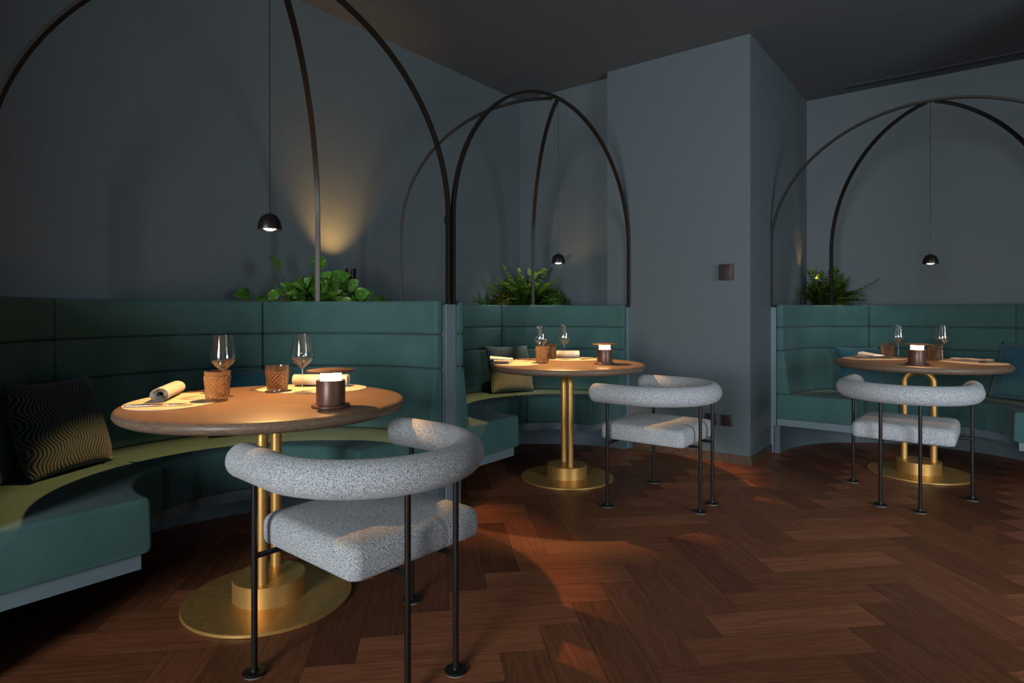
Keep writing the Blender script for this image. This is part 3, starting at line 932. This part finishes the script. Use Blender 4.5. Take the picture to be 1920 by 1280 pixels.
# ------------------------------------------------------------------ planters, uplights and plants
def planter(b, pts_uv, label):
    (x, y, _), rz = BOOTHS[b]
    t = thing('corner_planter', label, 'planter', (x, y, 0), rz, 'corner planters behind the banquettes')
    obj('planter_body', disc_prism(pts_uv, 0, 1.06), M['plinth'], t, angle=30)
    cx = sum(p[0] for p in pts_uv) / len(pts_uv); cy = sum(p[1] for p in pts_uv) / len(pts_uv)
    ins = [(cx + (p[0] - cx) * 0.94, cy + (p[1] - cy) * 0.94) for p in pts_uv]
    obj('soil', disc_prism(ins, 1.06, 1.075), M['soil'], t, angle=30)
def arc_uv(a0, a1, cu=0.0, R=1.05, n=14):
    return [(cu + R * math.sin(D(a0 + (a1 - a0) * i / n)), EXT + R * math.cos(D(a0 + (a1 - a0) * i / n))) for i in range(n + 1)]
planter(0, arc_uv(28, 68) + arc_uv(-68, -28, 2.08) + [(2.08 - 0.49, 1.17), (0.49, 1.17)], 'blue-grey planter in the corner between the two left banquettes')
planter(1, arc_uv(28, 68) + [(1.145, 0.44), (1.145, 1.17), (0.49, 1.17)], 'blue-grey planter in the room corner behind the middle banquette')
planter(2, [(-1.012, 0.72), ] + arc_uv(-70, -28)[3:] + [(-0.49, 1.21), (-1.012, 1.21)], 'blue-grey planter in the left corner of the recess')

def make_uplight(loc, label):
    t = thing('uplight', label, 'uplight', loc, 0, 'black cylinder uplights in the planters')
    obj('barrel', lathe([(0, 0), (0.034, 0), (0.034, 0.285), (0.030, 0.285), (0.029, 0.262), (0, 0.262)], 40), M['black'], t)
    obj('lens', lathe([(0, 0.2621), (0.0285, 0.2621), (0.0285, 0.266), (0, 0.266)], 32), M['uplens'], t)
    return t
UP = [(-3.20, 2.475, 1.075), (-3.135, 4.345, 1.075), (-1.17, 5.95, 1.075)]
u0 = make_uplight(UP[0], 'black cylinder uplight beside the pothos on the front banquette')
dup(u0, UP[1], 0, 'black cylinder uplight hidden in the fern of the corner booth')
dup(u0, UP[2], 0, 'black cylinder uplight hidden in the dark plants of the recess')

def inside_booth(p):
    for (bx, by, _), rz in BOOTHS:
        cx, cy = bx - EXT * math.sin(rz), by + EXT * math.cos(rz)
        if math.hypot(p.x - cx, p.y - cy) < 1.045 and p.z < 1.165: return True
    return p.x < XL + 0.012 or (p.y > YB - 0.012 and p.x < XP) or (p.y > YC - 0.012 and XP < p.x < XC) or p.y > YR - 0.012 or (p.y > YC and p.x < XC + 0.012 and p.x > XC - 0.2)
ORG = Vector((0, 0, 0))
def leaf(bm, base, direction, L, Wd, droop=0.3, fold=0.25, roll=0.0, n=7, shape='ovate', face=None):
    d = Vector(direction).normalized()
    for q in (0.0, 0.5, 1.0):
        if inside_booth(ORG + Vector(base) + d * L * q - Vector((0, 0, droop * L * q * q))): return
    side = d.cross(Vector((0, 0, 1)))
    if side.length < 0.05: side = Vector((1, 0, 0))
    side.normalize()
    if face is not None:
        side = d.cross(Vector(face)); side.normalize()
    side = Matrix.Rotation(roll, 3, d) @ side
    nrm = side.cross(d).normalized()
    rows = []
    for i in range(n + 1):
        s = i / n
        if shape == 'ovate': w = Wd / 2 * (math.sin(PI * min(1, s ** 0.62)) ** 0.8 if 0 < s < 1 else 0.0)
        else: w = Wd / 2 * (1 - s) ** 0.6 * min(1, 0.25 + s * 6)
        c = Vector(base) + d * (L * s) - Vector((0, 0, 1)) * (droop * L * s * s) + nrm * (0.06 * L * math.sin(PI * s))
        rows.append((c, w))
    L_, R_, C_ = [], [], []
    for c, w in rows:
        up = nrm * (fold * w)
        C_.append(bm.verts.new(c)); L_.append(bm.verts.new(c + side * w + up)); R_.append(bm.verts.new(c - side * w + up))
    for i in range(n):
        bm.faces.new((C_[i], L_[i], L_[i + 1], C_[i + 1])); bm.faces.new((R_[i], C_[i], C_[i + 1], R_[i + 1]))

def thin_stem(bm, a, b, r=0.0025, sag=0.0):
    a, b = Vector(a), Vector(b); m_ = (a + b) / 2 + Vector((0, 0, sag))
    pts = [a * (1 - s) ** 2 + m_ * 2 * s * (1 - s) + b * s * s for s in (0, .25, .5, .75, 1)]
    sweep(pts, circ(r, 5), bm)

def pothos(center, label, specs, R=random.Random(5)):
    t = thing('pothos_plant', label, 'plant', center)
    global ORG; ORG = Vector(center)
    lb, sb = bmesh.new(), bmesh.new()
    for (x, y, z, dx, dy, dz, L) in specs:
        a = (x * 0.3, y * 0.6, 0.0); b = (x, y, z)
        if inside_booth(ORG + Vector(b)): continue
        thin_stem(sb, a, b, 0.0024, 0.05)
        leaf(lb, b, (dx * 0.5 + 0.1, dy, dz), L, L * 0.64, R.uniform(0.05, 0.35), R.uniform(0.1, 0.35), R.uniform(-0.35, 0.35), face=(0.8, R.uniform(-0.7, 0.3), R.uniform(0.2, 0.9)))
    obj('leaves', lb, M['pothos'], t, angle=80); obj('stems', sb, M['stem'], t)
    return t
R = random.Random(11)
specs = []
# leaves in coordinates around the planter centre: x away from the wall (+x to room), y along the wall
for k in range(95):
    y = R.uniform(-0.40, 0.34); z = R.uniform(0.01, 0.15) * (1 - abs(y + 0.02) * 1.4)
    x = R.uniform(-0.10, 0.17)
    az = R.uniform(0, 2 * PI)
    specs.append((x, y, z, math.cos(az) * 0.8 + 0.3, math.sin(az) * 1.2, R.uniform(-0.25, 0.9), R.uniform(0.085, 0.125)))
for k in range(34):
    y = R.uniform(-0.24, 0.14); az = R.uniform(-0.6, 0.6)
    specs.append((R.uniform(-0.02, 0.1), y, R.uniform(0.09, 0.17), math.cos(az) * 0.5, R.uniform(-0.9, 0.9), R.uniform(0.2, 1.0), R.uniform(0.10, 0.14)))
specs += [(0.06, -0.33, 0.23, 0.25, -0.75, 0.95, 0.14), (0.05, -0.06, 0.26, 0.2, -0.35, 1.0, 0.14), (0.05, 0.02, 0.20, 0.3, 0.7, 0.4, 0.14),
          (-0.13, -0.40, 0.10, 0.2, -0.8, 0.15, 0.12), (-0.10, -0.34, 0.06, 0.2, -0.5, 0.4, 0.08), (0.07, -0.47, 0.05, 0.3, -0.4, 0.5, 0.08), (0.10, -0.36, 0.10, 0.6, -0.5, 0.5, 0.13),
          (0.10, 0.16, 0.12, 0.6, 0.9, 0.2, 0.13), (0.12, -0.1, 0.08, 0.9, 0.5, 0.3, 0.12), (0.12, 0.02, 0.06, 0.9, 0.8, 0.15, 0.12)]
pothos((-3.20, 2.27, 1.076), 'variegated pothos plant trailing along the top of the front banquette', specs)

def grass_tuft(center, label, n, L0, L1, mat, cat='plant', spread=1.0, name='grass_plant', zmin=0.1, seed=2, wd=0.006, bias=(0, 0)):
    R = random.Random(seed)
    t = thing(name, label, cat, center)
    global ORG; ORG = Vector(center)
    bm = bmesh.new()
    for k in range(n):
        az = R.uniform(0, 2 * PI); el = R.uniform(zmin, 1.2)
        d = (math.cos(az) * spread + bias[0], math.sin(az) * spread + bias[1], el)
        leaf(bm, (R.uniform(-0.03, 0.03), R.uniform(-0.04, 0.04), 0), d, R.uniform(L0, L1), wd, R.uniform(0.2, 0.75), 0.2, 0, 8, 'blade')
    obj('blades', bm, mat, t, angle=80)
    return t
grass_tuft((-3.10, 2.58, 1.076), 'spiky reddish grass plant right of the black uplight', 90, 0.12, 0.24, M['grass_red'], seed=4, wd=0.007, bias=(0.15, 0.35))

def frond(bm, sb, base, d, L, droop, leafL, leafW, n=11):
    d = Vector(d).normalized()
    side = d.cross(Vector((0, 0, 1))); side = side.normalized() if side.length > 0.05 else Vector((1, 0, 0))
    pts = []
    for i in range(n + 1):
        s = i / n
        pts.append(Vector(base) + d * L * s - Vector((0, 0, 1)) * droop * L * s * s)
    for i, q in enumerate(pts):
        if inside_booth(ORG + q): pts = pts[:i]; break
    n = len(pts) - 1
    if n < 3: return
    sweep(pts, circ(0.0018, 5), sb)
    for i in range(1, n + 1):
        s = i / n
        t_ = (pts[i] - pts[i - 1]).normalized()
        l = leafL * (math.sin(PI * min(0.98, s * 0.80 + 0.14)) ** 0.7)
        for sg in (1, -1):
            dd = side * sg * 0.9 + t_ * 0.55
            leaf(bm, pts[i], dd, l, leafW, 0.15, 0.2, 0, 4)
    leaf(bm, pts[-1], (pts[-1] - pts[-2]), leafL * 0.8, leafW, 0.1, 0.2, 0, 4)

def fern(center, label, n, L0, L1, mat, seed, bias=(0, 0), leafL=0.05, leafW=0.022, el=(0.35, 1.8), extra=()):
    R = random.Random(seed)
    t = thing('fern_plant', label, 'plant', center)
    global ORG; ORG = Vector(center)
    lb, sb = bmesh.new(), bmesh.new()
    for k in range(n):
        az = 2 * PI * k / n + R.uniform(-0.3, 0.3)
        d = (math.cos(az) + bias[0], math.sin(az) + bias[1], R.uniform(*el))
        frond(lb, sb, (R.uniform(-0.03, 0.03), R.uniform(-0.03, 0.03), 0), d, R.uniform(L0, L1), R.uniform(0.1, 0.45), leafL, leafW)
    for (q, d, L, Wd) in extra: leaf(lb, Vector(q) - Vector(center), d, L, Wd, 0.1, 0.15, 0, face=(0.5, -0.8, 0.25))
    obj('fronds', lb, mat, t, angle=80); obj('stems', sb, M['stem'], t)
    return t
def mound(center, label, rx, ry, rz_, n, mat, seed, L=0.035, Wd=0.02, name='ivy_plant', core=None):
    """low bush: small leaves over a dome"""
    R = random.Random(seed)
    t = thing(name, label, 'plant', center)
    global ORG; ORG = Vector(center)
    bm = bmesh.new()
    for k in range(n):
        az = R.uniform(0, 2 * PI); ph = math.acos(R.uniform(0, 1))
        nrm = Vector((math.cos(az) * math.sin(ph), math.sin(az) * math.sin(ph), math.cos(ph)))
        q = R.uniform(0.75, 1.03)
        p_ = Vector((nrm.x * rx * q, nrm.y * ry * q, nrm.z * rz_ * q))
        d = nrm + Vector((R.uniform(-.8, .8), R.uniform(-.8, .8), R.uniform(-.3, .6)))
        leaf(bm, p_, d, L * R.uniform(0.7, 1.3), Wd, 0.2, 0.2, R.uniform(-1, 1), 4)
    obj('leaves', bm, mat, t, angle=80)
    c = lathe([(0, 0), (0.9, 0), (0.88, 0.3), (0.7, 0.62), (0.4, 0.85), (0, 0.93)], 20)
    for v in c.verts: v.co = Vector((v.co.x * rx * 0.92, v.co.y * ry * 0.92, v.co.z * rz_ * 0.92))
    obj('undergrowth', c, core or M['ivy'], t, angle=80)
    return t
fern((-3.136, 4.25, 1.076), 'light green fern plant in the room corner above the middle banquette', 74, 0.27, 0.48, M['fern'], 8, (0.14, -0.22), 0.082, 0.036, (0.35, 2.4), (((-3.12, 4.345, 1.385), (0.5, 0.0, 0.35), 0.09, 0.06), ((-3.12, 4.33, 1.40), (-0.2, -0.2, 0.8), 0.08, 0.045), ((-3.06, 4.36, 1.42), (0.7, 0.2, 0.5), 0.09, 0.04)))
fern((-3.22, 4.14, 1.076), 'smaller light green fern plant left of the tall corner fern', 36, 0.20, 0.36, M['fern'], 21, (0.05, -0.5), 0.075, 0.036, (0.3, 1.7))
mound((-3.215, 4.09, 1.076), 'low mossy heather bush left of the corner fern', 0.10, 0.13, 0.19, 420, M['heath'], 3, 0.022, 0.012, 'heather_plant', M['moss'])
mound((-2.975, 4.44, 1.076), 'dark ivy bush right of the corner fern', 0.14, 0.10, 0.20, 240, M['ivy'], 5, 0.05, 0.034)
fern((-1.09, 5.92, 1.076), 'dark green fern plant in the left corner of the recess', 60, 0.28, 0.47, M['fern_dark'], 15, (0.12, -0.3), 0.085, 0.036, (0.9, 3.4), (((-1.165, 5.965, 1.385), (0.1, -0.45, 0.45), 0.085, 0.055), ((-1.185, 5.92, 1.41), (-0.2, -0.2, 0.8), 0.09, 0.04)))
mound((-1.06, 5.95, 1.076), 'brown and olive heather bush under the recess fern', 0.17, 0.13, 0.25, 560, M['heath'], 9, 0.026, 0.012, 'heather_plant', M['moss'])
grass_tuft((-0.92, 5.88, 1.076), 'thin brown trailing grass right of the recess fern', 60, 0.12, 0.30, M['grass_red'], seed=6, zmin=0.05, wd=0.005, bias=(0.5, -0.55))

# ------------------------------------------------------------------ lights
def spot(name, loc, rot, energy, angle, blend, col, size=0.012):
    l = bpy.data.lights.new(name, 'SPOT'); l.energy = energy; l.spot_size = D(angle); l.spot_blend = blend
    l.color = col; l.shadow_soft_size = size
    o = bpy.data.objects.new(name, l); COL.objects.link(o); o.location = loc; o.rotation_euler = rot
    return o
WARM = (1.0, 0.51, 0.175)
for (x, y) in ((-2.24, 1.34), (-2.24, 3.42), (-0.28, 4.98)):
    spot('pendant_spot', (x, y, PZ - 0.008), (0, 0, 0), 72 if x < -1 else 15, 93, 0.24, WARM, 0.010)
GOLD = (1.0, 0.51, 0.16)
def aim(p, q):
    return (Vector(q) - Vector(p)).to_track_quat('-Z', 'Y').to_euler()
UZ = 1.358
for (x, y, _), tgt, e, ang, bl in ((UP[0], (XL, 2.50, UZ + 0.48), 26, 84, 1.0), (UP[1], (-2.75, YB, UZ + 0.55), 13, 74, 0.9), (UP[2], (XC, 5.86, UZ + 0.50), 7, 60, 0.9)):
    p = (x, y, UZ); spot('uplight_spot', p, aim(p, tgt), e, ang, bl, GOLD, 0.014)

# narrow fill spots added above the planters to brighten the plants
for (x, y, e) in ((-3.12, 2.30, 40), (-3.10, 4.20, 110), (-1.05, 5.90, 62)):
    spot('plant_fill_spot', (x + 0.35, y - 0.1, 3.02), (0, math.atan2(0.35, 1.85), 0), e, 26, 0.6, (1.0, 0.88, 0.70), 0.02)

a = bpy.data.lights.new('window_daylight', 'AREA'); a.shape = 'RECTANGLE'; a.size = WX1 - WX0 - 0.12; a.size_y = WZ1 - WZ0 - 0.12
a.energy = 320; a.color = (0.88, 0.96, 1.0)
o = bpy.data.objects.new('window_daylight', a); COL.objects.link(o)
o.location = ((WX0 + WX1) / 2, YREAR - 0.06, (WZ0 + WZ1) / 2); o.rotation_euler = (PI / 2, 0, 0)

a = bpy.data.lights.new('side_fill_light', 'AREA'); a.shape = 'RECTANGLE'; a.size = 1.88; a.size_y = 2.08  # added side light, brightens the pier side and the far left wall
a.energy = 165; a.color = (0.78, 0.91, 1.0)
o = bpy.data.objects.new('side_fill_light', a); COL.objects.link(o)
o.location = (XR + 0.06, (SY0 + SY1) / 2, 1.35); o.rotation_euler = (PI / 2, 0, PI / 2)

w = bpy.data.worlds.new('World'); sc.world = w; w.use_nodes = True
w.node_tree.nodes['Background'].inputs[0].default_value = (0.55, 0.7, 1.0, 1)
w.node_tree.nodes['Background'].inputs[1].default_value = 0.4

# ------------------------------------------------------------------ camera
F, HOR, HC = 1149.0, 586.0, 1.08
yaw = math.atan(883 / 1149)
cam = bpy.data.cameras.new('camera'); co = bpy.data.objects.new('camera', cam); COL.objects.link(co)
cam.sensor_fit = 'HORIZONTAL'; cam.sensor_width = 36; cam.lens = F / 1920 * 36
cam.shift_y = (HOR - 640) / 1920
cam.clip_start = 0.02
co.location = (0, 0, HC); co.rotation_euler = (PI / 2, 0, yaw)
sc.camera = co

# ------------------------------------------------------------------ view
sc.view_settings.view_transform = 'Standard'
sc.view_settings.look = 'None'
sc.view_settings.exposure = 0.0
sc.view_settings.gamma = 1.0
sc.view_settings.use_curve_mapping = False
sc.cycles.use_denoising = True
sc.cycles.sample_clamp_indirect = 3.0
sc.cycles.caustics_reflective = False
sc.cycles.caustics_refractive = False
sc.cycles.transparent_max_bounces = 16
